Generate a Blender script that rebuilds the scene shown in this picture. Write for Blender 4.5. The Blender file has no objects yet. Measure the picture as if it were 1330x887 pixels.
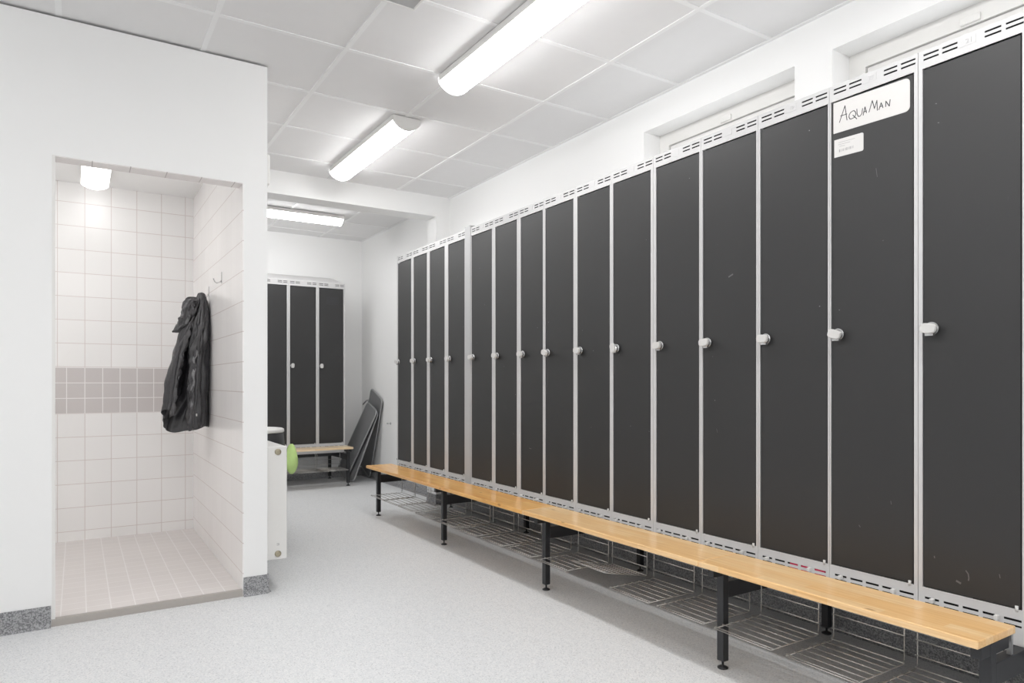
import bpy, bmesh, math, random
from mathutils import Vector, Matrix
random.seed(7)
SC = bpy.context.scene
COL = SC.collection
PI = math.pi

# ------------------------------------------------------------------ materials
def nt(name):
    m = bpy.data.materials.new(name); m.use_nodes = True
    t = m.node_tree; b = t.nodes.get('Principled BSDF')
    return m, t, b

def N(t, kind, **kw):
    n = t.nodes.new(kind)
    for k, v in kw.items():
        setattr(n, k, v)
    return n

def lk(t, a, b): t.links.new(a, b)

def mth(t, op, a, b=None, c=None):
    n = t.nodes.new('ShaderNodeMath'); n.operation = op
    for i, v in enumerate((a, b, c)):
        if v is None: continue
        if isinstance(v, (int, float)): n.inputs[i].default_value = v
        else: t.links.new(v, n.inputs[i])
    return n.outputs[0]

def mixc(t, f, a, b):
    n = t.nodes.new('ShaderNodeMix'); n.data_type = 'RGBA'
    if isinstance(f, (int, float)): n.inputs[0].default_value = f
    else: t.links.new(f, n.inputs[0])
    for s, v in ((6, a), (7, b)):
        if isinstance(v, tuple): n.inputs[s].default_value = (*v[:3], 1)
        else: t.links.new(v, n.inputs[s])
    return n.outputs[2]

def ramp(t, f, stops):
    n = t.nodes.new('ShaderNodeValToRGB')
    e = n.color_ramp.elements
    e[0].position, e[0].color = stops[0][0], (*stops[0][1], 1)
    e[1].position, e[1].color = stops[-1][0], (*stops[-1][1], 1)
    for p, c in stops[1:-1]:
        x = e.new(p); x.color = (*c, 1)
    t.links.new(f, n.inputs[0])
    return n.outputs[0]

def bump(t, b, h, strength=.1, dist=.002):
    n = t.nodes.new('ShaderNodeBump')
    n.inputs['Strength'].default_value = strength
    n.inputs['Distance'].default_value = dist
    t.links.new(h, n.inputs['Height']); t.links.new(n.outputs[0], b.inputs['Normal'])

def noise(t, vec, scale, detail=3, rough=.5):
    n = t.nodes.new('ShaderNodeTexNoise')
    n.inputs['Scale'].default_value = scale
    n.inputs['Detail'].default_value = detail
    n.inputs['Roughness'].default_value = rough
    t.links.new(vec, n.inputs['Vector'])
    return n.outputs['Fac']

def objco(t): return t.nodes.new('ShaderNodeTexCoord').outputs['Object']

def plain(name, col, rough=.5, metal=0., spec=.5, var=.03, scale=40):
    m, t, b = nt(name)
    b.inputs['Roughness'].default_value = rough
    b.inputs['Metallic'].default_value = metal
    b.inputs['Specular IOR Level'].default_value = spec
    f = noise(t, objco(t), scale)
    lo = tuple(max(0, c * (1 - var)) for c in col); hi = tuple(min(1, c * (1 + var)) for c in col)
    lk(t, mixc(t, f, lo, hi), b.inputs['Base Color'])
    return m

def paint(name, col):
    m, t, b = nt(name)
    b.inputs['Roughness'].default_value = .6
    co = objco(t)
    lk(t, mixc(t, noise(t, co, 3), tuple(c * .985 for c in col), col), b.inputs['Base Color'])
    w = N(t, 'ShaderNodeTexWave'); w.wave_type = 'BANDS'; w.bands_direction = 'Z'
    w.inputs['Scale'].default_value = 60; w.inputs['Distortion'].default_value = 3
    w.inputs['Detail'].default_value = 2
    lk(t, co, w.inputs['Vector'])
    bump(t, b, w.outputs['Fac'], .05, .001)
    return m

def speckle(name, base, dark, light, rough=.45, scale=260, amount=.36):
    m, t, b = nt(name)
    b.inputs['Roughness'].default_value = rough
    co = objco(t)
    v = N(t, 'ShaderNodeTexVoronoi'); v.inputs['Scale'].default_value = scale
    lk(t, co, v.inputs['Vector'])
    sep = N(t, 'ShaderNodeSeparateColor'); lk(t, v.outputs['Color'], sep.inputs[0])
    c1 = mixc(t, mth(t, 'GREATER_THAN', sep.outputs[0], 1 - amount * .5), base, dark)
    c2 = mixc(t, mth(t, 'GREATER_THAN', sep.outputs[1], 1 - amount), c1, light)
    f = noise(t, co, 2.2, 4)
    c3 = mixc(t, mth(t, 'MULTIPLY', f, .08), c2, dark)
    lk(t, c3, b.inputs['Base Color'])
    return m

def tiles(name, u, zoff, pitch, uoff, upitch, white, grout, band=None, vweak=1.0, rough=.22, g=.004):
    """u: 'X','Y' horizontal world axis; second axis is Z (or Y for floors)."""
    m, t, b = nt(name)
    b.inputs['Roughness'].default_value = rough
    sep = N(t, 'ShaderNodeSeparateXYZ'); lk(t, objco(t), sep.inputs[0])
    U = sep.outputs[u[0]]; V = sep.outputs[u[1]]
    def lines(val, off, p, gw):
        fr = mth(t, 'FRACT', mth(t, 'DIVIDE', mth(t, 'SUBTRACT', val, off - gw / 2), p))
        return mth(t, 'LESS_THAN', fr, gw / p)
    def cellrand():
        a = mth(t, 'FLOOR', mth(t, 'DIVIDE', mth(t, 'SUBTRACT', U, uoff), upitch))
        c = mth(t, 'FLOOR', mth(t, 'DIVIDE', mth(t, 'SUBTRACT', V, zoff), pitch))
        cmb = N(t, 'ShaderNodeCombineXYZ'); lk(t, a, cmb.inputs[0]); lk(t, c, cmb.inputs[1])
        wn = N(t, 'ShaderNodeTexWhiteNoise'); lk(t, cmb.outputs[0], wn.inputs['Vector'])
        return wn.outputs['Value']
    lo = tuple(c * .965 for c in white)
    face = mixc(t, cellrand(), lo, white)
    hl = lines(V, zoff, pitch, g)
    vl = mth(t, 'MULTIPLY', lines(U, uoff, upitch, g), vweak)
    ln = mth(t, 'MAXIMUM', hl, vl)
    col = mixc(t, ln, face, grout)
    if band:
        z0, z1, bp, bu, bcol, bg = band
        ln2 = mth(t, 'MAXIMUM', lines(V, z0, bp, g * 1.2), lines(U, bu, bp, g * 1.2))
        bc = mixc(t, ln2, bcol, bg)
        inb = mth(t, 'MULTIPLY', mth(t, 'GREATER_THAN', V, z0), mth(t, 'LESS_THAN', V, z1))
        col = mixc(t, inb, col, bc)
    lk(t, col, b.inputs['Base Color'])
    bump(t, b, mth(t, 'SUBTRACT', 1.0, ln), .25, .001)
    return m

def wood(name, a, c, dark):
    m, t, b = nt(name)
    b.inputs['Roughness'].default_value = .28
    b.inputs['Coat Weight'].default_value = .25
    b.inputs['Coat Roughness'].default_value = .2
    co = objco(t)
    sep = N(t, 'ShaderNodeSeparateXYZ'); lk(t, co, sep.inputs[0])
    lam = mth(t, 'FLOOR', mth(t, 'DIVIDE', sep.outputs['X'], .042))
    seg = mth(t, 'FLOOR', mth(t, 'ADD', mth(t, 'MULTIPLY', sep.outputs['Y'], 2.3), mth(t, 'MULTIPLY', lam, .37)))
    cmb = N(t, 'ShaderNodeCombineXYZ'); lk(t, lam, cmb.inputs[0]); lk(t, seg, cmb.inputs[1])
    wn = N(t, 'ShaderNodeTexWhiteNoise'); lk(t, cmb.outputs[0], wn.inputs['Vector'])
    base = mixc(t, wn.outputs['Value'], a, c)
    mp = N(t, 'ShaderNodeMapping'); mp.inputs['Scale'].default_value = (60, 2.2, 60)
    lk(t, co, mp.inputs['Vector'])
    g = noise(t, mp.outputs[0], 1.6, 5, .6)
    gr = ramp(t, g, [(.42, (0, 0, 0)), (.68, (1, 1, 1))])
    col = mixc(t, mth(t, 'MULTIPLY', gr, .5), base, dark)
    mp2 = N(t, 'ShaderNodeMapping'); mp2.inputs['Scale'].default_value = (22, 9, 22)
    lk(t, co, mp2.inputs['Vector'])
    v = N(t, 'ShaderNodeTexVoronoi'); v.inputs['Scale'].default_value = .62; v.inputs['Randomness'].default_value = 1
    lk(t, mp2.outputs[0], v.inputs['Vector'])
    kn = ramp(t, v.outputs['Distance'], [(.05, (1, 1, 1)), (.12, (0, 0, 0))])
    col = mixc(t, mth(t, 'MULTIPLY', kn, .7), col, tuple(x * .5 for x in dark))
    lk(t, col, b.inputs['Base Color'])
    return m

def laminate(name, col):
    m, t, b = nt(name)
    b.inputs['Roughness'].default_value = .52
    b.inputs['Specular IOR Level'].default_value = .8
    co = objco(t)
    oi = N(t, 'ShaderNodeObjectInfo')
    ad = N(t, 'ShaderNodeVectorMath'); ad.operation = 'ADD'
    sc = N(t, 'ShaderNodeVectorMath'); sc.operation = 'SCALE'
    lk(t, oi.outputs['Location'], sc.inputs[0]); sc.inputs['Scale'].default_value = 3.7
    lk(t, co, ad.inputs[0]); lk(t, sc.outputs[0], ad.inputs[1])
    p = ad.outputs[0]
    cloud = noise(t, p, 6, 5, .6)
    c1 = mixc(t, cloud, tuple(x * .9 for x in col), tuple(x * 1.12 for x in col))
    mp = N(t, 'ShaderNodeMapping'); mp.inputs['Scale'].default_value = (30, 30, 9); lk(t, p, mp.inputs['Vector'])
    sp = noise(t, mp.outputs[0], 2.6, 6, .7)
    sc2 = ramp(t, sp, [(.66, (0, 0, 0)), (.78, (1, 1, 1))])
    c2 = mixc(t, mth(t, 'MULTIPLY', sc2, .10), c1, (.35, .35, .35))
    v = N(t, 'ShaderNodeTexVoronoi'); v.inputs['Scale'].default_value = 11; lk(t, p, v.inputs['Vector'])
    dots = mth(t, 'LESS_THAN', v.outputs['Distance'], .022)
    c3 = mixc(t, mth(t, 'MULTIPLY', dots, .5), c2, (.5, .5, .5))
    lk(t, c3, b.inputs['Base Color'])
    return m

def emit(name, col, s):
    m, t, b = nt(name)
    b.inputs['Base Color'].default_value = (.9, .9, .9, 1)
    b.inputs['Roughness'].default_value = .4
    b.inputs['Emission Color'].default_value = (*col, 1)
    b.inputs['Emission Strength'].default_value = s
    return m

M = {}
LAMP = 13.5
M['wall'] = paint('wall_paint', (.90, .90, .895))
M['ceil'] = plain('ceiling_tile', (.815, .81, .81), .85, var=.015, scale=12)
M['tbar'] = plain('ceiling_bar', (.875, .875, .875), .5, var=.01)
M['floor'] = speckle('vinyl_floor', (.70, .71, .72), (.57, .575, .585), (.79, .79, .79), .42, 240, .30)
M['skirt'] = speckle('vinyl_skirting', (.235, .238, .245), (.15, .15, .16), (.40, .40, .41), .5, 210, .42)
M['frame'] = plain('locker_metal', (.585, .58, .58), .42, var=.012)
M['door'] = laminate('locker_door', (.0095, .0094, .0099))
M['filler'] = plain('filler_metal', (.47, .47, .475), .45)
M['scuff'] = plain('scuff', (.15, .148, .148), .6)
M['dark'] = plain('shade_black', (.01, .01, .01), .8)  # stands in for shade in the vent slots and wall-top gap
M['steel'] = plain('bench_steel', (.022, .023, .026), .42, .0)
M['wire'] = plain('zinc_wire', (.42, .405, .385), .35, .75)
M['lockplastic'] = plain('lock_plastic', (.66, .65, .635), .35)
M['lockmetal'] = plain('lock_metal', (.62, .62, .62), .25, .85)
M['white'] = plain('white_enamel', (.80, .79, .77), .35, var=.01)
M['paper'] = plain('white_label', (.67, .655, .64), .5, var=.01)
M['ink'] = plain('ink', (.03, .03, .035), .5)
M['greyink'] = plain('grey_ink', (.30, .29, .30), .5)
M['pine'] = wood('pine', (.88, .53, .22), (.95, .68, .38), (.66, .33, .09))
M['pine_far'] = wood('pine_orange', (.86, .43, .11), (.94, .57, .21), (.56, .25, .06))
M['pine_pale'] = wood('pine_pale', (.82, .63, .40), (.88, .70, .48), (.62, .42, .22))
M['tileb'] = tiles('tile_back', 'XZ', .886 - .158 * 12, .158, .045, .1548, (.92, .91, .90), (.72, .66, .64),
                   band=(.886, 1.197, .1037, .045, (.62, .585, .575), (.88, .86, .85)))
M['tiler'] = tiles('tile_side', 'YZ', .893, .1555, 3.85, .155, (.93, .91, .90), (.68, .61, .59), vweak=.22)
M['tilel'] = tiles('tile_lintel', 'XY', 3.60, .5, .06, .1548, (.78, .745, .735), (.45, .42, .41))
M['tilef'] = tiles('tile_floor', 'XY', 3.72, .1003, .037, .1003, (.72, .68, .66), (.82, .79, .78), rough=.4, g=.005)
M['sill'] = plain('threshold_metal', (.46, .43, .40), .4, .3)
M['diff'] = emit('lamp_diffuser', (1, 1, 1), LAMP)
M['diff2'] = emit('shower_diffuser', (1, .995, .99), LAMP * .26)
M['cap'] = emit('lamp_end', (1, 1, 1), 1.6)
M['diff_fill'] = emit('fill_diffuser', (1, 1, 1), LAMP * 3.6)  # boosted glow for unseen lamps added to brighten the shower
M['pane'] = emit('frosted_pane', (.95, .98, 1), .75)
M['black'] = plain('black_plastic', (.035, .035, .038), .45)
M['green'] = plain('lime_cloth', (.58, .80, .30), .8, var=.12, scale=25)
M['red'] = plain('crimson_cloth', (.65, .03, .10), .8)
M['board'] = plain('dark_board', (.17, .173, .178), .32, var=.06, scale=8)
M['tube'] = plain('grey_tube', (.38, .385, .39), .3, .5)
M['vent'] = plain('grey_diffuser', (.52, .52, .52), .6)
M['brass'] = plain('valve_brass', (.42, .38, .28), .35, .6)

def cloth(name):
    m, t, b = nt(name)
    b.inputs['Roughness'].default_value = .27
    b.inputs['Specular IOR Level'].default_value = .75
    co = objco(t)
    f = noise(t, co, 26, 6, .65)
    lk(t, mixc(t, f, (.022, .022, .025), (.065, .063, .069)), b.inputs['Base Color'])
    mp = N(t, 'ShaderNodeMapping'); mp.inputs['Scale'].default_value = (30, 30, 8); lk(t, co, mp.inputs['Vector'])
    bump(t, b, noise(t, mp.outputs[0], 1.5, 4, .5), .5, .008)
    return m
M['jacket'] = cloth('black_nylon')
M['zip'] = plain('zip_tape', (.20, .20, .21), .25, .4, var=.5, scale=90)

# ------------------------------------------------------------------ mesh helpers
def box(bm, x0, x1, y0, y1, z0, z1, mi=0, bev=0, seg=2):
    vs = [bm.verts.new((x, y, z)) for x in (x0, x1) for y in (y0, y1) for z in (z0, z1)]
    fs = []
    for q in ((0, 1, 3, 2), (4, 6, 7, 5), (0, 4, 5, 1), (2, 3, 7, 6), (0, 2, 6, 4), (1, 5, 7, 3)):
        f = bm.faces.new([vs[i] for i in q]); f.material_index = mi; fs.append(f)
    if bev:
        es = list({e for f in fs for e in f.edges})
        r = bmesh.ops.bevel(bm, geom=es, offset=bev, segments=seg, affect='EDGES', profile=.5)
        for f in r['faces']: f.material_index = mi
    return vs

def tube(bm, pts, r, seg=8, mi=0, closed=False):
    pts = [Vector(p) for p in pts]
    n = len(pts); rings = []
    up = None
    for i, p in enumerate(pts):
        if closed: d = (pts[(i + 1) % n] - pts[i - 1])
        else: d = pts[min(i + 1, n - 1)] - pts[max(i - 1, 0)]
        d.normalize()
        if up is None or abs(d.dot(up)) > .95:
            up = Vector((0, 0, 1)) if abs(d.z) < .9 else Vector((1, 0, 0))
        a = d.cross(up).normalized(); b = d.cross(a).normalized()
        up = a.cross(d) if False else up
        rings.append([bm.verts.new(p + (a * math.cos(2 * PI * k / seg) + b * math.sin(2 * PI * k / seg)) * r) for k in range(seg)])
    m = n if closed else n - 1
    for i in range(m):
        A, B = rings[i], rings[(i + 1) % n]
        for k in range(seg):
            f = bm.faces.new((A[k], A[(k + 1) % seg], B[(k + 1) % seg], B[k])); f.material_index = mi; f.smooth = True
    if not closed:
        for R in (rings[0], rings[-1]):
            try: f = bm.faces.new(R); f.material_index = mi
            except ValueError: pass

def lathe(bm, prof, c, axis='Z', seg=24, mi=0, cap=True):
    rings = []
    for r, h in prof:
        ring = []
        for k in range(seg):
            a = 2 * PI * k / seg; u, v = r * math.cos(a), r * math.sin(a)
            p = {'Z': (u, v, h), 'X': (h, u, v), 'Y': (u, h, v)}[axis]
            ring.append(bm.verts.new((c[0] + p[0], c[1] + p[1], c[2] + p[2])))
        rings.append(ring)
    for A, B in zip(rings, rings[1:]):
        for k in range(seg):
            f = bm.faces.new((A[k], A[(k + 1) % seg], B[(k + 1) % seg], B[k])); f.material_index = mi; f.smooth = True
    if cap:
        for R in (rings[0], rings[-1]):
            f = bm.faces.new(R); f.material_index = mi

def loft(bm, rings, mi=0, cap=True, closed=True, smooth=True):
    R = [[bm.verts.new(p) for p in r] for r in rings]
    n = len(R[0])
    for A, B in zip(R, R[1:]):
        for k in range(n if closed else n - 1):
            f = bm.faces.new((A[k], A[(k + 1) % n], B[(k + 1) % n], B[k])); f.material_index = mi; f.smooth = smooth
    if cap:
        for r in (R[0], R[-1]):
            f = bm.faces.new(r); f.material_index = mi
    return R

def ribbon(bm, pts, x, wid, th, mi):
    """pen stroke on a plane of constant x; pts are (y, z)"""
    for (y0, z0), (y1, z1) in zip(pts, pts[1:]):
        d = Vector((y1 - y0, z1 - z0)); L = d.length
        if L < 1e-6: continue
        d /= L; nrm = Vector((-d.y, d.x)) * wid / 2; e = d * wid * .35
        q = [(y0 - e.x + nrm.x, z0 - e.y + nrm.y), (y1 + e.x + nrm.x, z1 + e.y + nrm.y),
             (y1 + e.x - nrm.x, z1 + e.y - nrm.y), (y0 - e.x - nrm.x, z0 - e.y - nrm.y)]
        A = [bm.verts.new((x - th, y, z)) for y, z in q]; B = [bm.verts.new((x, y, z)) for y, z in q]
        fs = [bm.faces.new(A), bm.faces.new(B[::-1])]
        for k in range(4): fs.append(bm.faces.new((A[k], B[k], B[(k + 1) % 4], A[(k + 1) % 4])))
        for f in fs: f.material_index = mi

def obj(name, bm, mats, parent=None, recalc=True, label=None):
    if recalc: bmesh.ops.recalc_face_normals(bm, faces=bm.faces)
    me = bpy.data.meshes.new(name); bm.to_mesh(me); bm.free()
    for m in (mats if isinstance(mats, (list, tuple)) else [mats]): me.materials.append(M[m] if isinstance(m, str) else m)
    o = bpy.data.objects.new(name, me); COL.objects.link(o)
    if parent is not None: o.parent = parent
    if label: o['label'] = label
    return o

def tag(o, label, cat, group=None):
    o['label'] = label; o['category'] = cat
    if group: o['group'] = group
    return o

def thing(name, label, cat, loc=(0, 0, 0), rz=0, group=None):
    o = bpy.data.objects.new(name, None); COL.objects.link(o)
    o.empty_display_size = .1
    o.location = loc; o.rotation_euler = (0, 0, rz)
    return tag(o, label, cat, group)

def copy_tree(o, parent=None):
    c = o.copy(); COL.objects.link(c)
    if parent is not None: c.parent = parent
    for ch in list(o.children): copy_tree(ch, c)
    return c

def struct(name, boxes, mats):
    bm = bmesh.new()
    for b in boxes:
        box(bm, *b[:6], b[6] if len(b) > 6 else 0)
    o = obj(name, bm, mats); o['kind'] = 'structure'
    return o

def panel_holes(bm, x0, x1, y0, y1, z0, z1, holes, mi=0):
    ys = sorted({y0, y1, *[h[0] for h in holes], *[h[1] for h in holes]})
    zs = sorted({z0, z1, *[h[2] for h in holes], *[h[3] for h in holes]})
    for a, b in zip(ys, ys[1:]):
        for c, d in zip(zs, zs[1:]):
            my, mz = (a + b) / 2, (c + d) / 2
            if any(h[0] < my < h[1] and h[2] < mz < h[3] for h in holes): continue
            box(bm, x0, x1, a, b, c, d, mi)

def text_mesh(s, size):
    cu = bpy.data.curves.new('numerals', 'FONT'); cu.body = s; cu.size = size
    cu.align_x = 'CENTER'; cu.align_y = 'CENTER'; cu.extrude = .0008
    o = bpy.data.objects.new('numerals', cu); COL.objects.link(o)
    dg = bpy.context.evaluated_depsgraph_get(); dg.update()
    me = bpy.data.meshes.new_from_object(o.evaluated_get(dg))
    bpy.data.objects.remove(o); bpy.data.curves.remove(cu)
    return me

# ------------------------------------------------------------------ setting
CZ = 2.757          # ceiling height
WX = 2.84           # wall behind the lockers
FY = 7.76           # wall at the far end
LX, NY = -3.6, -2.6 # unseen sides of the room
struct('floor', [(LX - .1, WX + .25, NY - .1, FY + .1, -.08, 0)], 'floor')
struct('ceiling', [(LX - .1, WX + .25, NY - .1, FY + .1, CZ, CZ + .08)], 'ceil')
bm = bmesh.new()
for i in range(-7, 4):
    x = 1.13 + .6 * i
    if LX < x < WX: box(bm, x - .012, x + .012, NY, FY, CZ - .004, CZ + .001)
for i in range(-8, 9):
    y = 3.31 + .6 * i
    if NY < y < FY: box(bm, LX, WX, y - .012, y + .012, CZ - .0035, CZ + .001)
box(bm, WX - .02, WX, NY, FY, CZ - .005, CZ + .001)
o = obj('trim_1', bm, 'tbar'); o['kind'] = 'structure'

WIN = [(1.99, 3.0), (.80, 1.80)]
WZ0, WZ1, REC = 1.55, 2.582, .13
struct('wall_right', [
    (WX, WX + .20, NY, .80, 0, CZ), (WX, WX + .20, 1.80, 1.99, WZ0, WZ1), (WX, WX + .20, 3.0, FY, 0, CZ),
    (WX, WX + .20, .80, 3.0, 0, WZ0), (WX, WX + .20, .80, 3.0, WZ1, CZ)], 'wall')
for n, (a, b) in enumerate(WIN, 1):
    x = WX + REC
    bm = bmesh.new()
    panel_holes(bm, x, x + .06, a, b, WZ0, WZ1, [(a + .075, b - .075, WZ0 + .075, WZ1 - .075)])
    w = obj('window_%d' % n, bm, 'white'); w['kind'] = 'structure'
    bm = bmesh.new()
    panel_holes(bm, x + .012, x + .05, a + .079, b - .079, WZ0 + .079, WZ1 - .079, [(a + .135, b - .135, WZ0 + .135, WZ1 - .135)])
    obj('sash', bm, 'white', w)
    bm = bmesh.new(); box(bm, x + .030, x + .036, a + .13, b - .13, WZ0 + .13, WZ1 - .13)
    obj('pane', bm, 'pane', w)
    bm = bmesh.new(); c = (2.50, 1.298)[n - 1]
    box(bm, x - .012, x + .001, c - .036, c + .036, 2.512, 2.541, 0, .003)
    obj('vent_cover', bm, 'white', w)

struct('wall_far', [(LX, WX, FY, FY + .1, 0, CZ)], 'wall')
struct('wall_left', [(LX - .1, LX, NY, FY, 0, CZ)], 'wall')
struct('wall_near', [(LX, WX + .2, NY - .1, NY, 0, CZ)], 'wall')
# shower partition: painted front, tiled inside
SX0, SX1, SF, SB, SZ = -.085, .717, 3.70, 5.46, 2.44
KX = .84
GAP = CZ - .012
struct('wall_front', [
    (LX, SX0, SF, SF + .10, 0, GAP), (SX0, SX1 + .006, SF, SF + .10, 2.121, GAP)], 'wall')
struct('wall_corridor', [(SX1 + .006, KX, SF, 5.70, 0, GAP), (SX1, SX1 + .006, SF + .0, SF + .1, .0, 2.121, 1), (SX1, SX1 + .006, SF + .1, SB, .0, SZ, 1)], ['wall', 'tiler'])
struct('gap_shade', [(LX, KX - .03, SF + .03, SF + .09, GAP, CZ)], 'dark')  # closes the gap below the ceiling, coloured black as its shade
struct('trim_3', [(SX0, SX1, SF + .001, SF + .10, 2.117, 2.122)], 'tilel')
struct('wall_shower_back', [(-1.70, SX1, SB, SB + .1, 0, GAP)], 'tileb')
struct('wall_shower_left', [(-1.80, -1.70, SF + .1, SB + .1, 0, GAP)], 'wall')
struct('floor_shower', [(-1.70, SX1, SF + .022, SB, 0, .030)], 'tilef')
struct('trim_4', [(SX0 - .012, SX1, SF - .004, SF + .024, 0, .033)], 'sill')
struct('ceiling_shower', [(-1.70, SX1, SF + .1, SB, SZ, SZ + .05)], 'wall')
struct('wall_backroom', [(LX, SX1, 5.60, 5.70, 0, CZ)], 'wall')
struct('trim_5', [(SX0 - .010, SX0 + .002, SF - .002, SF + .02, .03, 2.121)], 'white')
# beam and pier before the far lockers
struct('wall_beam', [(KX, WX, 5.50, 5.70, 2.575, CZ)], 'wall')
struct('wall_pier', [(2.70, WX, 5.50, 5.68, 0, 2.575)], 'wall')

def skirting(name, runs):
    bm = bmesh.new()
    for (x0, y0, x1, y1, nx, ny) in runs:
        H, T = .095, .006
        prof = [(0, H), (T, H), (T, .022), (T + .005, .008), (T + .016, 0), (0, 0)]
        loft(bm, [[(x0 + nx * d, y0 + ny * d, z) for d, z in prof], [(x1 + nx * d, y1 + ny * d, z) for d, z in prof]], smooth=False)
    o = obj(name, bm, 'skirt'); o['kind'] = 'structure'
skirting('baseboard_front', [(LX, SF, SX0 - .014, SF, 0, -1), (SX1 + .004, SF, KX + .006, SF, 0, -1)])
skirting('baseboard_corridor', [(KX, SF, KX, 5.70, 1, 0)])
skirting('baseboard_right', [(WX, NY, WX, 5.50, -1, 0), (WX, 5.68, WX, FY, -1, 0)])
skirting('baseboard_pier', [(2.70, 5.50, WX, 5.50, 0, -1), (2.70, 5.494, 2.70, 5.68, -1, 0)])
skirting('baseboard_far', [(LX, FY, WX, FY, 0, -1)])
skirting('baseboard_near', [(LX, NY, WX, NY, 0, 1)])
skirting('baseboard_left', [(LX, NY, LX, SF, 1, 0)])

# ------------------------------------------------------------------ lamps
def strip_lamp(label, loc, length, rz=0, mat='diff', width=.176, group=None, drop=.085):
    r = thing('ceiling_light', label, 'ceiling light', loc, rz, group)
    hw = width / 2
    bm = bmesh.new()
    box(bm, -hw - .004, hw + .004, .004, length - .004, -.034, 0, 0, .004)
    obj('housing', bm, 'white', r)
    sec = [(-hw, -.0345)]
    for k in range(1, 14):
        a = PI * k / 14
        sec.append((-hw * math.cos(a), -.036 - (drop - .036) * math.sin(a) ** 1.75))
    sec += [(hw, -.0345)]
    bm = bmesh.new()
    loft(bm, [[(x, .012, z) for x, z in sec], [(x, length - .012, z) for x, z in sec]], cap=False, closed=False)
    d = obj('diffuser', bm, mat, r, recalc=False)
    for y0, y1 in ((0, .014), (length - .014, length)):
        bm = bmesh.new()
        s2 = [(-hw - .004, -.012)] + [(x * 1.02, z - .002 if abs(x) < hw * .98 else z) for x, z in sec] + [(hw + .004, -.012)]
        loft(bm, [[(x, y0, z) for x, z in s2], [(x, y1, z) for x, z in s2]], smooth=False)
        obj('end_cap', bm, 'white' if y0 == 0 else 'cap', r)
    return r
LXc = 1.735
first = strip_lamp('long white strip light in the near part of the ceiling, running towards the viewer', (LXc, 2.05, CZ - .004), 1.27, group='strip lights over the lockers')
second = copy_tree(first); second.location = (LXc, 3.94, CZ - .004)
second['label'] = 'short-looking white strip light over the room, just before the beam'
far = strip_lamp('white strip light beyond the beam, crossing the far part of the ceiling', (2.25, 6.72, CZ - .004), 1.27, PI / 2, 'diff')
c = copy_tree(far); c.location = (.55, 6.72, CZ - .004)  # unseen lamp added to brighten the far part
c['label'] = 'unseen white strip light added to brighten the far part, hidden by the shower wall'
for i, (x, y) in enumerate([(LXc, .16), (LXc, -1.73), (-1.7, 1.6), (.10, .90), (.10, -.55), (.10, -1.95)]):  # unseen lamps: first two extend the visible row, the rest are added fill
    c = copy_tree(first); c.location = (x, y, CZ - .004)
    c['label'] = 'unseen white strip light added on the ceiling to light the room, out of the picture'
    c['group'] = 'unseen strip lights added to light the room'
strip_lamp('bright white lamp on the ceiling inside the tiled shower', (.10, 4.10, SZ), 1.21, 0, 'diff2', .155, drop=.064)
sl = copy_tree([o for o in bpy.data.objects if o.get('label', '').startswith('bright white lamp')][0]); sl.location = (-1.0, 4.10, SZ)  # unseen shower lamps added as fill, copied from the visible one
sl.children[1].data = sl.children[1].data.copy(); sl.children[1].data.materials[0] = M['diff_fill']
s3 = copy_tree(sl); s3.location = (-.55, 4.05, SZ)
s3['label'] = 'unseen white strip lamp added to brighten the shower room, hidden by its front wall'
s3['group'] = sl['group'] = 'unseen lamps added in the shower'
sl['label'] = 'unseen white strip lamp added to brighten the shower room, hidden by its front wall'

# ceiling vent
v = thing('ceiling_vent', 'square grey panel with a white rim set on the ceiling', 'vent', (1.08, 2.56, CZ - .004))
bm = bmesh.new(); panel_holes(bm, 0, .024, 0, 0, 0, 0, []); bm.free()
bm = bmesh.new()
for b_ in ((-.17, .17, -.20, -.19), (-.17, .17, .19, .20), (-.17, -.16, -.19, .19), (.16, .17, -.19, .19)):
    box(bm, b_[0], b_[1], b_[2], b_[3], -.026, 0, 0, .003)
obj('rim', bm, 'white', v)
bm = bmesh.new(); box(bm, -.161, .161, -.191, .191, -.022, -.002); obj('plate', bm, 'vent', v)

# white control box high on the corridor wall
c = thing('wall_box', 'white rounded box mounted high on the wall end beside the shower', 'box', (KX, 3.78, 2.155))
bm = bmesh.new(); box(bm, 0, .034, 0, .22, 0, .165, 0, .012, 3); obj('cover', bm, 'white', c)
bm = bmesh.new(); box(bm, .004, .026, .03, .19, -.006, .001); obj('grille', bm, 'vent', c)

# ------------------------------------------------------------------ lockers
LZ = .335; LH = 1.832; LD = .535
FRONT = 2.30
def lock_into(door, y, z, rot):
    bm = bmesh.new()
    lathe(bm, [(.021, -.007), (.021, 0)], (0, 0, 0), 'X', 20, 1)
    lathe(bm, [(.0155, -.024), (.0155, -.006)], (0, -.003, -.004), 'X', 16, 1)
    box(bm, -.021, -.007, -.012, .014, -.024, -.012, 1, .002)
    vs0 = set(bm.verts)
    # oval cap, wider than tall, turned a little
    prof = [(.019, .004), (.0225, .006), (.0225, .014), (.020, .0175)]
    seg = 20; rings = []
    for r, h in prof:
        rings.append([(-.018 - h, r * 1.08 * math.copysign(abs(math.cos(a)) ** .7, math.cos(a)),
                       r * .70 * math.copysign(abs(math.sin(a)) ** .55, math.sin(a))) for a in [2 * PI * k / seg for k in range(seg)]])
    loft(bm, rings, 0, smooth=False)
    new = [q for q in bm.verts if q not in vs0]
    bmesh.ops.rotate(bm, verts=new, cent=(0, 0, 0), matrix=Matrix.Rotation(rot, 3, 'X'))
    o = obj('lock', bm, ['lockplastic', 'lockmetal'], door)
    o.location = (.0, y, z)
    return o

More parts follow.
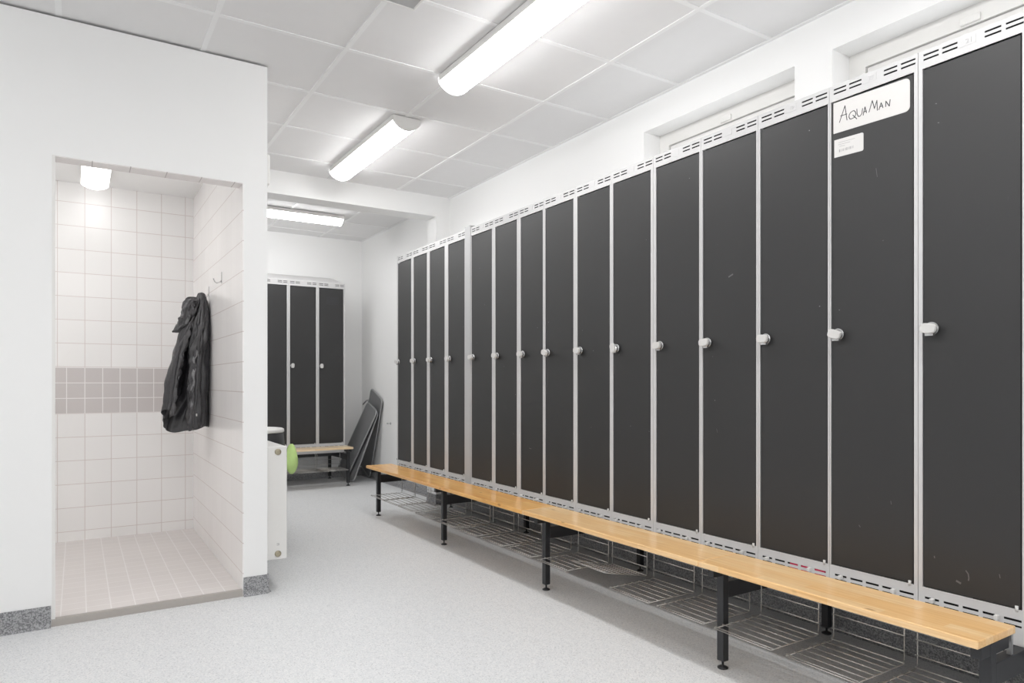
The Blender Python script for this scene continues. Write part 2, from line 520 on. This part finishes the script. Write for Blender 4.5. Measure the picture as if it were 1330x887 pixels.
def make_locker(label, loc, rz, w, bl, br, lock=True, number=None, rot=0., group='tall lockers along the bench', lock_dy=-.008):
    """local frame: front at x=0 looking to -x, width 0..w along y (hinges at y=0), height 0..LH"""
    r = thing('locker', label, 'locker', loc, rz, group)
    y0, y1 = br, w - bl                  # door opening (br: bar on the hinge side)
    zt, zb = 1.774, .105
    g = .0008
    bm = bmesh.new()
    box(bm, .02, LD, g, .010, 0, LH); box(bm, .02, LD, w - .010, w - g, 0, LH)
    box(bm, .02, LD, .010, w - .010, LH - .008, LH); box(bm, .02, LD, .010, w - .010, 0, .008, 1)  # bottom panel coloured dark to deepen the shade under the locker
    box(bm, LD - .008, LD, .010, w - .010, .008, LH - .008)
    obj('carcass', bm, ['frame', 'steel'], r)
    bm = bmesh.new()
    box(bm, 0, .02, g, y0, zb, zt); box(bm, 0, .02, y1, w - g, zb, zt)
    slots = []
    for a, b in ((.008, .052), (.063, .106), (.179, .222), (.232, .277)):
        for c, d in ((1.8130, 1.8190), (1.7985, 1.8045)):
            slots.append((a * w / .293, b * w / .293, c, d))
    panel_holes(bm, 0, .002, g, w - g, zt, LH, slots)
    slots = []
    for a, b in ((.013, .057), (.080, .111), (.122, .165), (.176, .218), (.231, .273)):
        for c, d in ((.0685, .0755), (.0525, .0585)):
            slots.append((a * w / .293, b * w / .293, c, d))
    panel_holes(bm, 0, .002, g, w - g, 0, zb, slots)
    box(bm, -.0006, .0005, w * .44, w * .60, 1.797, 1.822)
    if number:
        me = text_mesh(number, .020)
        mat = Matrix(((0, 0, -1, -.0008), (-1, 0, 0, w * .5), (0, 1, 0, 1.8095), (0, 0, 0, 1)))
        me.transform(mat); bm.from_mesh(me); bpy.data.meshes.remove(me)
    obj('frame', bm, 'frame', r)
    bm = bmesh.new(); box(bm, .0045, .0065, .011, w - .011, zt + .002, LH - .010); obj('slot_shade', bm, 'dark', r)  # dark sheets behind both slot bands: slot shade put in as colour
    bm = bmesh.new(); box(bm, .0150, .0170, .011, w - .011, .012, zb - .004); obj('slot_shade', bm, 'dark', r)
    for yy in (.072, .248):
        bm = bmesh.new(); k = yy * w / .293
        box(bm, -.016, .0, k - .006, k + .006, .062, .076, 0, .002)
        obj('clip', bm, 'lockplastic', r)
    bm = bmesh.new()
    box(bm, .003, .021, y0 + .0045, y1 - .0012, zb + .0015, zt - .004, 0, .0012, 1)
    d = obj('door', bm, 'door', r)
    bm = bmesh.new()
    lathe(bm, [(.0045, zb - .006), (.0045, zb + .010)], (.001, y0 + .014, 0), 'Z', 10)
    obj('hinge', bm, 'lockplastic', d)
    if lock: lock_into(d, y1 - .0225 + lock_dy, .935, rot)
    return r, d

# (low y, high y) of every door; the ones near the viewer first
DOORS = [(.871, 1.147), (1.173, 1.464), (1.476, 1.768), (1.786, 2.065), (2.084, 2.349), (2.384, 2.655), (2.679, 2.950),
         (2.983, 3.252), (3.275, 3.514), (3.555, 3.816), (3.856, 4.134), (4.231, 4.485), (4.541, 4.797), (4.845, 5.098), (5.143, 5.420)]
B = [.859]
for (a, b), (c, d) in zip(DOORS, DOORS[1:]): B.append((b + c) / 2)
B.append(5.434)
E0, E1 = 4.142, 4.222            # filler strip between locker 11 and 12
LAB = [
 'tall black-door locker at the near end of the bench, with a faint dark scratch mark',
 'tall black-door locker carrying the white handwritten name sign',
 'black-door locker beside the name-sign locker, red fabric in its bottom slots',
 'black-door locker second past the one with the name sign',
 'black-door locker third past the one with the name sign',
 'black-door locker fourth past the one with the name sign, upright knob',
 'black-door locker fifth past the one with the name sign',
 'black-door locker fourth before the grey filler strip, counted from it',
 'black-door locker third before the grey filler strip, counted from it',
 'black-door locker second before the grey filler strip, counted from it',
 'black-door locker directly before the grey filler strip, on its near side',
 'black-door locker directly past the grey filler strip, on its far side',
 'black-door locker second past the grey filler strip',
 'black-door locker third past the grey filler strip',
 'narrow-looking black-door locker at the far end of the long row',
]
ROT = [.12, .30, .05, -.1, 0, 1.35, .1, .2, 0, .15, -.05, .1, 0, .05, .1]
lockers = []
for i, (a, b) in enumerate(DOORS):
    lo, hi = B[i], B[i + 1]
    if i == 10: hi = E0
    if i == 11: lo = E1
    r, d = make_locker(LAB[i], (FRONT, lo, LZ), 0, hi - lo, hi - b, a - lo, True,
                       {0: '21', 1: '20', 2: '19'}.get(i), ROT[i])
    lockers.append((r, d, lo))
w0 = .300
make_locker('locker past the end of the bench, cut off by the picture edge', (FRONT, B[0] - w0, LZ), 0, w0, .012, .012, True, None, .1)
# filler
bm = bmesh.new(); box(bm, FRONT - .004, FRONT + .02, E0 + .001, E1 - .001, LZ, LZ + LH + .018, 0, .002)
box(bm, FRONT + .02, FRONT + .20, E0 + .001, E0 + .008, LZ, LZ + LH + .018)
tag(obj('filler_strip', bm, 'filler'), 'narrow grey metal strip closing the gap between two locker blocks', 'filler strip')

# name sign and barcode sticker on the second locker's door
r, d, lo = lockers[1]
def L(p): return (p[0] - lo, p[1] - LZ)
bm = bmesh.new()
def card(bm, yl, yr, zb, zt, tilt, rad, x, th, mi=0):
    """rounded on the hinge side (low y)"""
    pts = [(yl, zt), (yl, zb)]
    for k in range(7):
        a = PI / 2 * k / 6; pts.append((yr + rad - rad * math.sin(a), zb + rad - rad * math.cos(a)))
    for k in range(7):
        a = PI / 2 * k / 6; pts.append((yr + rad - rad * math.cos(a), zt - rad + rad * math.sin(a)))
    pts = [(y, z + tilt * (yl - y)) for y, z in pts]
    loft(bm, [[(x - th, *L(p)) for p in pts], [(x, *L(p)) for p in pts]], mi, smooth=False)
card(bm, 1.455, 1.187, 1.994, 2.104, -.02, .016, .003, .0012)
strokes = [[(1.4318, 2.0286), (1.4112, 2.0815), (1.4035, 2.0281)], [(1.4272, 2.0501), (1.4044, 2.0499)],
 [(1.3819, 2.0532), (1.3900, 2.0505), (1.3950, 2.0440), (1.3963, 2.0365), (1.3930, 2.0290), (1.3886, 2.0267), (1.3775, 2.0282), (1.3725, 2.0340), (1.3708, 2.0409), (1.3735, 2.0480), (1.3772, 2.0525), (1.3819, 2.0532)],
 [(1.3819, 2.0382), (1.3677, 2.0208)],
 [(1.3673, 2.0546), (1.3664, 2.0373), (1.362, 2.0274), (1.3580, 2.0262), (1.3545, 2.0271), (1.3489, 2.0336), (1.3467, 2.0498)],
 [(1.3445, 2.0259), (1.338, 2.0523), (1.3328, 2.0304)], [(1.3432, 2.036), (1.3328, 2.0367)],
 [(1.3238, 2.0295), (1.3123, 2.0653), (1.3047, 2.0356), (1.2963, 2.0605), (1.2946, 2.026)],
 [(1.2892, 2.0262), (1.2817, 2.0472), (1.2755, 2.0286)], [(1.2871, 2.035), (1.2767, 2.0356)],
 [(1.2664, 2.0288), (1.2656, 2.047), (1.2541, 2.0267), (1.2513, 2.0473)]]
for s in strokes: ribbon(bm, [L(p) for p in s], .0019, .0028, .0003, 1)
obj('name_sign', bm, ['paper', 'ink'], d, label='white card with a handwritten word')
bm = bmesh.new()
card(bm, 1.452, 1.344, 1.907, 1.970, -.03, .006, .003, .0008)
for k, (ya, yb) in enumerate(((1.435, 1.375), (1.437, 1.392), (1.432, 1.412))):
    z = 1.957 - .007 * k; ribbon(bm, [L((ya, z)), L((yb, z - .002))], .0023, .0012, .0002, 1)
z = 1.927
for k, wdt in enumerate((.003, .0012, .001, .0022, .001, .0018, .0026, .0012, .002, .0024, .001, .0016)):
    y = 1.432 - .0046 * k
    ribbon(bm, [L((y, z - .004)), L((y, z + .004))], .0023, wdt, .0002, 1)
obj('barcode_sticker', bm, ['paper', 'greyink'], d, label='white sticker with fine print and bars')
r, d, lo = lockers[0]
bm = bmesh.new()
for s in ([(1.098, 1.962), (1.100, 1.947)], [(1.106, 1.949), (1.088, 1.951)], [(1.094, 1.965), (1.092, 1.942)]): ribbon(bm, [L(p) for p in s], .0031, .0012, .0002, 0)
obj('scratch_mark', bm, 'ink', d)
def scuff(i, marks, name='stain'):
    r, d, lo = lockers[i]
    for s, wd in marks:
        bm = bmesh.new(); ribbon(bm, [(y - lo, z - LZ) for y, z in s], .0031, wd, .0002, 0)
        obj(name, bm, 'scuff', d)
scuff(0, [([(1.020, .520), (1.014, .512), (1.012, .500), (1.013, .492)], .0035), ([(1.046, .482), (1.036, .478)], .006), ([(1.112, .545), (1.111, .540)], .003), ([(.930, .530), (.928, .520)], .002), ([(1.108, 1.985), (1.105, 1.984)], .003), ([(1.101, 1.922), (1.098, 1.921)], .003)])
scuff(1, [([(1.36, .60), (1.356, .594)], .0025), ([(1.25, .70), (1.248, .69)], .002), ([(1.30, 1.83), (1.296, 1.80)], .0015)])
scuff(3, [([(1.925, 1.540), (1.905, 1.548)], .0055), ([(1.99, .90), (1.985, .885)], .0015)])
scuff(8, [([(3.42, .70), (3.40, .698)], .004)])
scuff(9, [([(3.60, .78), (3.598, .77)], .003)])
r, d, lo = lockers[14]
bm = bmesh.new(); w_ = B[-1] - lo
lathe(bm, [(.004, w_ - .001), (.004, w_ + .006), (.009, w_ + .008), (.009, w_ + .016), (.005, w_ + .019)], (.012, 0, .106), 'Y', 14); obj('bolt', bm, 'black', r)
# red fabric behind the vents of the third locker
r, d, lo = lockers[2]
bm = bmesh.new()
nY = 14; rings = []
for k in range(nY + 1):
    y = lo + .020 + .145 * k / nY
    q = math.sin(k * 1.9) * .004
    rings.append([(FRONT + .0045, y, LZ + .010), (FRONT + .0035, y, LZ + .075 + q), (FRONT + .008, y, LZ + .086 + q), (FRONT + .013, y, LZ + .06), (FRONT + .013, y, LZ + .010)])
loft(bm, rings)
tag(obj('red_cloth', bm, 'red'), 'crimson fabric showing through the bottom slots of a locker', 'cloth')

# far lockers (facing the viewer) under the sloping top
FF = 7.26; LD = FY - FF - .003
fl = [(2.465, .300, 'black-door locker at the end of the far group, next to the leaning panels', .0),
      (2.165, .305, 'middle black-door locker of the far group beyond the beam', .05),
      (1.860, .300, 'black-door locker of the far group standing behind the bin and radiator', .0)]
for x, w, lab, rot in fl:
    r, d = make_locker(lab, (x, FF, LZ), PI / 2, w, .016, .016, True, None, PI / 2 + rot, 'far lockers beyond the beam', 0)
    if x > 2.4:
        bm = bmesh.new(); box(bm, .0022, .0032, .07, .20, 1.60, 1.68)
        obj('dark_label', bm, 'black', d)
bm = bmesh.new()
loft(bm, [[(x, FF + .002, LZ + LH), (x, FY - .002, LZ + LH + .125), (x, FY - .002, LZ + LH)] for x in (1.56, 2.464)], smooth=False)
tag(obj('sloping_top', bm, 'frame'), 'light grey sloping metal cover on top of the far lockers', 'locker top')

# ------------------------------------------------------------------ benches (carry the lockers)
PX0, PX1, PZ0, PZ1 = -.298, -.075, .393, .415
def plank(parent, y0, y1, mat):
    bm = bmesh.new(); box(bm, PX0, PX1, y0, y1, PZ0, PZ1, 0, .003, 2)
    return obj('seat_plank', bm, mat, parent)
def frame_at(parent, y, depth):
    h = .0155
    X = -.205
    bm = bmesh.new(); box(bm, X - h, X + h, y - h, y + h, .030, PZ0 - .001, 0, .002)
    leg = obj('leg', bm, 'steel', parent)
    bm = bmesh.new(); lathe(bm, [(.020, 0), (.021, .004), (.012, .009), (.0045, .011), (.0045, .032)], (X, y, 0), 'Z', 14); obj('foot', bm, 'steel', leg)
    bm = bmesh.new(); box(bm, PX0 + .025, -.11, y - h * .9, y + h * .9, PZ0 - .034, PZ0 - .0005, 0, .002); obj('cross_bar', bm, 'steel', parent)
    bm = bmesh.new(); box(bm, X + h, depth - .03, y - h, y + h, .272, LZ - .001, 0, .002); obj('arm', bm, 'steel', parent)
    bm = bmesh.new(); box(bm, depth - .085, depth - .054, y - h, y + h, .030, .272, 0, .002)
    leg = obj('leg', bm, 'steel', parent)
    bm = bmesh.new(); lathe(bm, [(.020, 0), (.021, .004), (.012, .009), (.0045, .011), (.0045, .032)], (depth - .07, y, 0), 'Z', 14); obj('foot', bm, 'steel', leg)
    bm = bmesh.new(); box(bm, -.090, -.078, y - .011, y + .001, LZ - .002, PZ0 - .0003); obj('bracket', bm, 'tube', parent)
def bench(label, loc, rz, planks, legs, ya, yb, depth, mats):
    r = thing('locker_bench', label, 'bench', loc, rz)
    for (a, b), m in zip(planks, mats): plank(r, a, b, m)
    for y in legs: frame_at(r, y, depth)
    bm = bmesh.new(); box(bm, .022, .048, ya, yb, .300, LZ - .0012, 0, .002); obj('front_rail', bm, 'steel', r)
    return r
bench('long varnished pine bench on black steel legs in front of the locker row', (FRONT, 0, 0), 0,
      [(.858, 1.8185), (1.8205, 3.049), (3.051, 5.375)], [.874, 1.780, 2.952, 4.145, 5.336], .57, 5.43, .535, ['pine', 'pine', 'pine_far'])
bench('short pale wooden bench below the far lockers, partly behind the radiator', (2.465, FF, 0), PI / 2,
      [(.010, .90)], [.035, .86], .0, .90, .495, ['pine_pale'])

# ------------------------------------------------------------------ wire shoe racks
def shoe_rack(label, group, loc=(0, 0, 0), rz=0, w=.256, tilt=0., skew=0.):
    r = thing('shoe_rack', label, 'shoe rack', loc, rz, group)
    zt = .175; xf, xb = -.283, -.010
    bm = bmesh.new()
    R = .0021
    def P(x, y, z): return (x, y - skew * (xb - x), z + tilt * (xb - x) * (1 if z < zt + .012 else 0))
    for k in range(7):
        x = xf + .008 + (xb - xf - .015) * k / 6
        tube(bm, [P(x, 0, zt + .004), P(x, w, zt + .004)], R, 6)
    tube(bm, [P(xf, .004, zt), P(xf, w - .004, zt)], R, 6)
    obj('tray', bm, 'wire', r)
    for y in (.004, w - .004):
        bm = bmesh.new()
        tube(bm, [P(xf, y, zt), P(xb - .012, y, zt), P(xb - .003, y, zt + .004), (xb, y, zt + .014), (xb, y, LZ - .006), (xb + .012, y, LZ - .004), (xb + .0285, y, LZ - .004)], R, 6)
        obj('side_wire', bm, 'wire', r)
    bm = bmesh.new()
    for z in (.218, .268):
        tube(bm, [(xb - .004, 0, z), (xb - .004, w, z)], R * .9, 6)
    obj('back_wire', bm, 'wire', r)
    return r
RK = 'wire shoe racks under the lockers'
rlab = ['wire shoe rack at the near end, beside the first bench leg',
 'wire shoe rack hanging below the locker with the name sign',
 'wire shoe rack with the second bench leg standing in front of its edge',
 'wire shoe rack one place past the second bench leg',
 'wire shoe rack just before the crooked one, hanging straight',
 'crooked wire shoe rack bent out of line with the others',
 'wire shoe rack with the third bench leg standing before its tray',
 'wire shoe rack one place past the third bench leg',
 'wire shoe rack two places past the third bench leg',
 'wire shoe rack two places before the fourth bench leg',
 'wire shoe rack just below the grey filler strip, by the fourth bench leg',
 'wire shoe rack one place past the fourth bench leg, below the filler strip end',
 'wire shoe rack three places from the far end of the long bench',
 'wire shoe rack second from the far end of the long bench',
 'wire shoe rack at the far end of the long bench, behind its last leg']
proto = None
RY = [.905, 1.195, 1.502, 1.805, 2.10, 2.395, 2.674, 2.985, 3.27, 3.57, 3.86, 4.19, 4.50, 4.785, 5.055]
for i, y in enumerate(RY):
    if proto is None:
        o = proto = shoe_rack(rlab[0], RK)
    elif i == 5:
        o = shoe_rack(rlab[5], RK, tilt=.22, skew=.05)
    else:
        o = copy_tree(proto); o['label'] = rlab[i]
    o.location = (FRONT, y, 0)
for i, (x, lab) in enumerate(((2.408, 'dark wire shoe rack at the outer end under the far bench'), (2.142, 'dark wire shoe rack in the middle under the far bench'), (1.878, 'wire shoe rack under the far bench, behind the green cloth'))):
    o = copy_tree(proto); o['label'] = lab; o['group'] = 'wire shoe racks under the far bench'
    o.location = (x, FF, 0); o.rotation_euler = (0, 0, PI / 2)

# ------------------------------------------------------------------ radiator, bin, cloth
r = thing('radiator', 'white panel radiator on the wall end beside the shower, seen end-on', 'radiator', (KX, 3.76, 0))
x0, x1, z0, z1, y1 = .012, .116, .150, .755, 1.15
bm = bmesh.new(); box(bm, x0, x1, 0, .014, z0, z1, 0, .004); obj('end_panel', bm, 'white', r)
bm = bmesh.new(); box(bm, x1 - .012, x1 - .001, .014, y1, z0 + .004, z1 - .002, 0, .003); obj('front_panel', bm, 'white', r)
bm = bmesh.new(); box(bm, x0 + .001, x0 + .012, .014, y1, z0 + .004, z1 - .002, 0, .003); obj('back_panel', bm, 'white', r)
bm = bmesh.new(); panel_holes(bm, 0, 0, 0, 0, 0, 0, []) ; bm.free()
bm = bmesh.new()
for k in range(38):
    y = .016 + (y1 - .03) * k / 37
    box(bm, x0 + .012, x1 - .012, y, y + .022, z1 - .008, z1 - .003)
obj('top_grille', bm, 'white', r)
bm = bmesh.new(); box(bm, x0 + .02, x1 - .02, .02, y1 - .01, z0 + .02, z1 - .03); obj('fins', bm, 'white', r)
for z in (.731 - .006, .180):
    bm = bmesh.new(); lathe(bm, [(.017, .0), (.017, -.004), (.013, -.007), (.008, -.008)], (.068, 0, z), 'Y', 20)
    obj('valve_plug', bm, 'brass', r)
bm = bmesh.new()
for z in (.226, .234): box(bm, .062, .074, -.0006, .0005, z - .0012, z + .0012)
box(bm, .072, .074, -.0006, .0005, .226, .234)
obj('dark_mark', bm, 'greyink', r)
for yy in (.2, .9):
    bm = bmesh.new(); box(bm, .0025, x0 + .004, yy, yy + .03, .25, .65); obj('bracket', bm, 'white', r)

bx, by = 1.075, 5.12
r = thing('waste_bin', 'tall black waste bin with a pale rim, standing behind the radiator', 'bin', (bx, by, 0))
bm = bmesh.new(); lathe(bm, [(.165, 0), (.172, .01), (.200, .55), (.204, .64), (.196, .74), (.188, .74), (.18, .66), (.15, .04)], (0, 0, 0), 'Z', 40); obj('body', bm, 'black', r)
bm = bmesh.new(); lathe(bm, [(.197, .738), (.201, .745), (.199, .760), (.190, .766), (.165, .764), (.150, .750), (.10, .740)], (0, 0, 0), 'Z', 40); obj('rim', bm, 'white', r)
bm = bmesh.new(); rings = []
nz = 14
for k in range(nz):
    t = k / (nz - 1); z = .655 - .215 * t
    rx = .010 + .062 * math.sin(PI * (t ** 1.35) * .93 + .08) ; ry = .012 + .030 * math.sin(PI * t * .9 + .15)
    if k in (0, nz - 1): rx *= .5; ry *= .6
    ring = []
    for a_ in range(18):
        a = 2 * PI * a_ / 18; f = 1 + .10 * math.sin(3 * a + 5 * t) + .05 * math.sin(7 * a)
        u, v_ = rx * math.cos(a) * f, ry * math.sin(a) * f
        ca, sa = math.cos(-.55), math.sin(-.55)     # outward direction on the bin
        d = .262 + v_
        ring.append((bx + ca * d - sa * u, by + sa * d + ca * u, z))
    rings.append(ring)
loft(bm, rings)
tag(obj('cleaning_cloth', bm, 'green'), 'lime green cloth hanging against the side of the black bin', 'cloth')

# ------------------------------------------------------------------ panels leaning in the corner
def board(label, br, tr, tl, hook=False):
    br, tr, tl = Vector(br), Vector(tr), Vector(tl)
    up = (tr - br); H = up.length; up /= H
    sd = (tl - tr); sd -= up * sd.dot(up); W = sd.length; sd /= W
    nrm = up.cross(sd).normalized()
    if nrm.x > 0: nrm = -nrm
    r = thing('folded_panel', label, 'panel', br, 0, 'dark panels leaning in the corner')
    rad = .05; R = .009
    def at(u, v): return sd * u + up * v
    pts = []
    for (cu, cv, a0) in ((rad, rad, PI), (W - rad, rad, 1.5 * PI), (W - rad, H - rad, 0), (rad, H - rad, .5 * PI)):
        for k in range(6):
            a = a0 + PI / 2 * k / 5; pts.append(at(cu + rad * math.cos(a), cv + rad * math.sin(a)))
    bm = bmesh.new(); tube(bm, pts, R, 8, closed=True)
    obj('rim_tube', bm, 'tube', r)
    bm = bmesh.new()
    ins = [(p - at(W / 2, H / 2)) * .985 + at(W / 2, H / 2) for p in pts]
    loft(bm, [[p + nrm * .004 for p in ins], [p - nrm * .004 for p in ins]], smooth=False)
    obj('sheet', bm, 'board', r)
    if hook:
        bm = bmesh.new(); e = at(W - .02, H + .0)
        tube(bm, [e, e + up * .02 + sd * .03, e + sd * .055 + nrm * .01, e + sd * .075 - up * .06 + nrm * .02], .008, 8)
        obj('hook_tube', bm, 'tube', r)
    return r
board('dark grey tube-rimmed panel leaning in front of the others by the far lockers', (2.495, 7.33, .012), (2.765, 7.08, .775), (2.775, 7.41, .855), True)
board('dark grey tube-rimmed panel in the middle of the leaning three', (2.535, 7.19, .012), (2.795, 7.12, .765), (2.800, 7.46, .872))
board('dark grey tube-rimmed panel leaning last, flat against the corner wall', (2.800, 7.40, .012), (2.815, 7.06, .900), (2.822, 7.41, 1.01))

# ------------------------------------------------------------------ shower: hooks and jacket
def coat_hook(label, loc, rz=0, s=1.):
    r = thing('coat_hook', label, 'hook', loc, rz)
    bm = bmesh.new(); box(bm, -.004, -.0002, -.006, .006, -.005, .062, 0, .0015); obj('plate', bm, 'lockmetal', r)
    bm = bmesh.new()
    tube(bm, [(-.002, 0, .012), (-.012, 0, .002), (-.026, 0, -.004), (-.038, 0, .002), (-.045, 0, .016), (-.046, 0, .022)], .0035, 8)
    obj('hook', bm, 'lockmetal', r)
    return r
coat_hook('free chrome hook on the tiled shower wall, nothing on it', (SX1, 4.29, 1.682))
coat_hook('chrome hook on the shower wall holding the black jacket', (SX1, 4.75, 1.650))

jk = thing('jacket', 'crumpled black nylon jacket hanging on the shower wall hook', 'jacket', (.66, 4.75, .77))
ORG = Vector((.66, 4.75, .77))
def cr(p, f):
    """Catmull-Rom through the list p at parameter f in 0..1"""
    n = len(p) - 1; s = min(f * n, n - 1e-6); i = int(s); u = s - i
    a, b, c, d = p[max(i - 1, 0)], p[i], p[i + 1], p[min(i + 2, n)]
    return .5 * (2 * b + (c - a) * u + (2 * a - 5 * b + 4 * c - d) * u * u + (3 * b - a - 3 * c + d) * u ** 3)
# garment cross-sections from the shoulder down (metres): x of nine seams, front-to-back y of each
JH = [(1.662, [.667, .664, .664, .668, .680, .684, .680, .676, .672]),
      (1.605, [.650, .646, .640, .652, .697, .699, .690, .668, .664]),
      (1.534, [.624, .616, .608, .640, .703, .706, .690, .655, .647]),
      (1.437, [.599, .586, .573, .624, .708, .710, .682, .638, .625]),
      (1.315, [.566, .548, .531, .612, .709, .7105, .664, .620, .607]),
      (1.170, [.533, .519, .498, .600, .709, .7105, .651, .612, .598]),
      (1.025, [.510, .499, .473, .582, .709, .7105, .638, .603, .585]),
      (.880, [.498, .485, .458, .500, .708, .7095, .634, .598, .576]),
      (.760, [.490, .478, .455, .462, .704, .706, .636, .606, .585])]
JY = [-.055, -.085, -.035, .085, .075, -.005, -.085, -.120, -.075]
JB = [.875, .905, .925, .790, .802, .822, .820, .806, .806]        # hem height at each seam
def jx(i, z):
    for (za, A), (zb, Bq) in zip(JH, JH[1:]):
        if z >= zb: 
            f = max(0, (za - z) / (za - zb)); return A[i] + (Bq[i] - A[i]) * f
    return JH[-1][1][i]
NT, NU = 120, 132
bm = bmesh.new(); grid = []
for a in range(NT):
    t_ = a / (NT - 1); row = []
    ctl = []
    for i in range(9):
        z = 1.662 + (JB[i] - 1.662) * t_
        s = min(1, .16 + 1.5 * (1.662 - z) / .36)
        ctl.append(Vector((jx(i, z), JY[i] * s, z)))
    base = [Vector((cr([c.x for c in ctl], k / (NU - 1)), cr([c.y for c in ctl], k / (NU - 1)), cr([c.z for c in ctl], k / (NU - 1)))) for k in range(NU)]
    for k in range(NU):
        d = base[min(k + 1, NU - 1)] - base[max(k - 1, 0)]
        nv = Vector((d.y, -d.x, 0)); nv = nv.normalized() if nv.length > 1e-9 else Vector((0, -1, 0))
        u = 8 * k / (NU - 1); amp = min(1, .42 + 2.2 * t_)
        w = .011 * math.sin(5.1 * u + 2.1 * math.sin(3 * t_)) +   .0075 * math.sin(11 * u - 6 * t_ + 1.3 * math.sin(9 * t_)) +   .0045 * math.sin(19 * u + 8 * t_)
        w += .0026 * math.sin(26 * t_ + 2.4 * u) + .0014 * math.sin(47 * t_ - 3.1 * u + math.sin(6 * u))
        edge = math.exp(-((u - .45) / .45) ** 2) + math.exp(-((u - 7.4) / .4) ** 2)
        w += edge * (.005 * math.sin(62 * t_ + 3 * u) + .004 * math.sin(97 * t_ - 5 * u))
        q = base[k] + nv * w * amp
        q.z += (.006 * math.sin(5 * u) + .004 * math.sin(13 * u)) * t_ ** 6
        if t_ < .06: q.z += .006 * math.sin(9 * u)
        row.append(bm.verts.new((min(q.x, .7125) - ORG.x, q.y, q.z - ORG.z)))
    grid.append(row)
for A, Bq in zip(grid, grid[1:]):
    for k in range(NU - 1):
        f = bm.faces.new((A[k], A[k + 1], Bq[k + 1], Bq[k])); f.smooth = True
sh = obj('shell', bm, 'jacket', jk)
so = sh.modifiers.new('cloth', 'SOLIDIFY'); so.thickness = .004; so.offset = 1
# hood folded over to the side
bm = bmesh.new(); rings = []
HP = [(.640, 1.618, .014, .014), (.612, 1.610, .026, .030), (.594, 1.585, .031, .040), (.588, 1.550, .034, .046), (.580, 1.510, .036, .048), (.566, 1.472, .034, .044), (.545, 1.440, .026, .034), (.518, 1.420, .014, .022), (.497, 1.410, .004, .008)]
NH = 64
for i in range(NH):
    f0 = i / (NH - 1); f1 = min(1, f0 + .02); f2 = max(0, f0 - .02)
    x, z, a_, b_ = [cr([h_[q] for h_ in HP], f0) for q in range(4)]
    dx = cr([h_[0] for h_ in HP], f1) - cr([h_[0] for h_ in HP], f2); dz = cr([h_[1] for h_ in HP], f1) - cr([h_[1] for h_ in HP], f2)
    l_ = math.hypot(dx, dz); px, pz = -dz / l_, dx / l_
    ring = []
    for k in range(56):
        a = 2 * PI * k / 56; g = 8 * f0
        f = 1 + .17 * math.sin(4 * a + 1.3 * g) + .10 * math.sin(7 * a - 2.1 * g) + .06 * math.sin(13 * a + g) + .10 * math.sin(30 * f0 + 2.5 * a) + .05 * math.sin(57 * f0 - 4 * a)
        r_ = a_ * math.cos(a) * f
        ring.append((x + px * r_ - ORG.x, -.045 + b_ * math.sin(a) * f * .8, z + pz * r_ - ORG.z))
    rings.append(ring)
loft(bm, rings); h = obj('hood', bm, 'jacket', jk)
sub = h.modifiers.new('smooth', 'SUBSURF'); sub.levels = 1; sub.render_levels = 1
def zipstrip(i, z0, z1, y, w, name):
    bm = bmesh.new(); rings = []
    for k in range(26):
        f = k / 25; z = z0 + (z1 - z0) * f
        x = jx(i, z) + .004 * math.sin(9 * f * 3) + .002 * math.sin(31 * f); yy = y - .004 * math.sin(17 * f) - .004
        ww = w * (1 + .35 * math.sin(23 * f))
        rings.append([(x - ww - ORG.x, yy, z - ORG.z), (x + ww - ORG.x, yy - .005, z - ORG.z), (x + ww - ORG.x, yy + .003, z - ORG.z), (x - ww - ORG.x, yy + .006, z - ORG.z)])
    loft(bm, rings); return obj(name, bm, 'zip', jk)
zipstrip(7, 1.30, .90, -.123, .008, 'zipper')
zipstrip(0, 1.36, .93, -.070, .007, 'front_edge')
bm = bmesh.new(); box(bm, -.040, -.032, -.140, -.134, .118, .134, 0, .002); obj('zip_pull', bm, 'lockplastic', jk)

# small metal peg on the wall behind the far end of the row
p = thing('wall_peg', 'tiny grey peg on the white wall past the far end of the lockers', 'peg', (WX, 6.88, .655))
bm = bmesh.new(); lathe(bm, [(.012, 0), (.012, -.004), (.004, -.006), (.004, -.035), (.008, -.037), (.008, -.042)], (0, 0, 0), 'X', 12); obj('pin', bm, 'tube', p)

# ------------------------------------------------------------------ daylight, camera
wd = bpy.data.worlds.new('world'); SC.world = wd; wd.use_nodes = True
bg = wd.node_tree.nodes['Background']; bg.inputs[0].default_value = (.75, .85, 1, 1); bg.inputs[1].default_value = 1.0

cam = bpy.data.cameras.new('camera'); co = bpy.data.objects.new('camera', cam); COL.objects.link(co)
co.location = (0, 0, 1.1)
co.rotation_euler = (PI / 2, 0, -math.atan(565 / 887))
cam.sensor_width = 36; cam.lens = 887 / 1330 * 36
cam.shift_y = 52.5 / 1330
cam.clip_start = .02
SC.camera = co
SC.view_settings.view_transform = 'Standard'
SC.view_settings.look = 'None'
SC.view_settings.gamma = 1
SC.view_settings.use_curve_mapping = False
SC.view_settings.exposure = 0.41
SC.cycles.max_bounces = 12
SC.cycles.diffuse_bounces = 8
SC.cycles.use_denoising = True
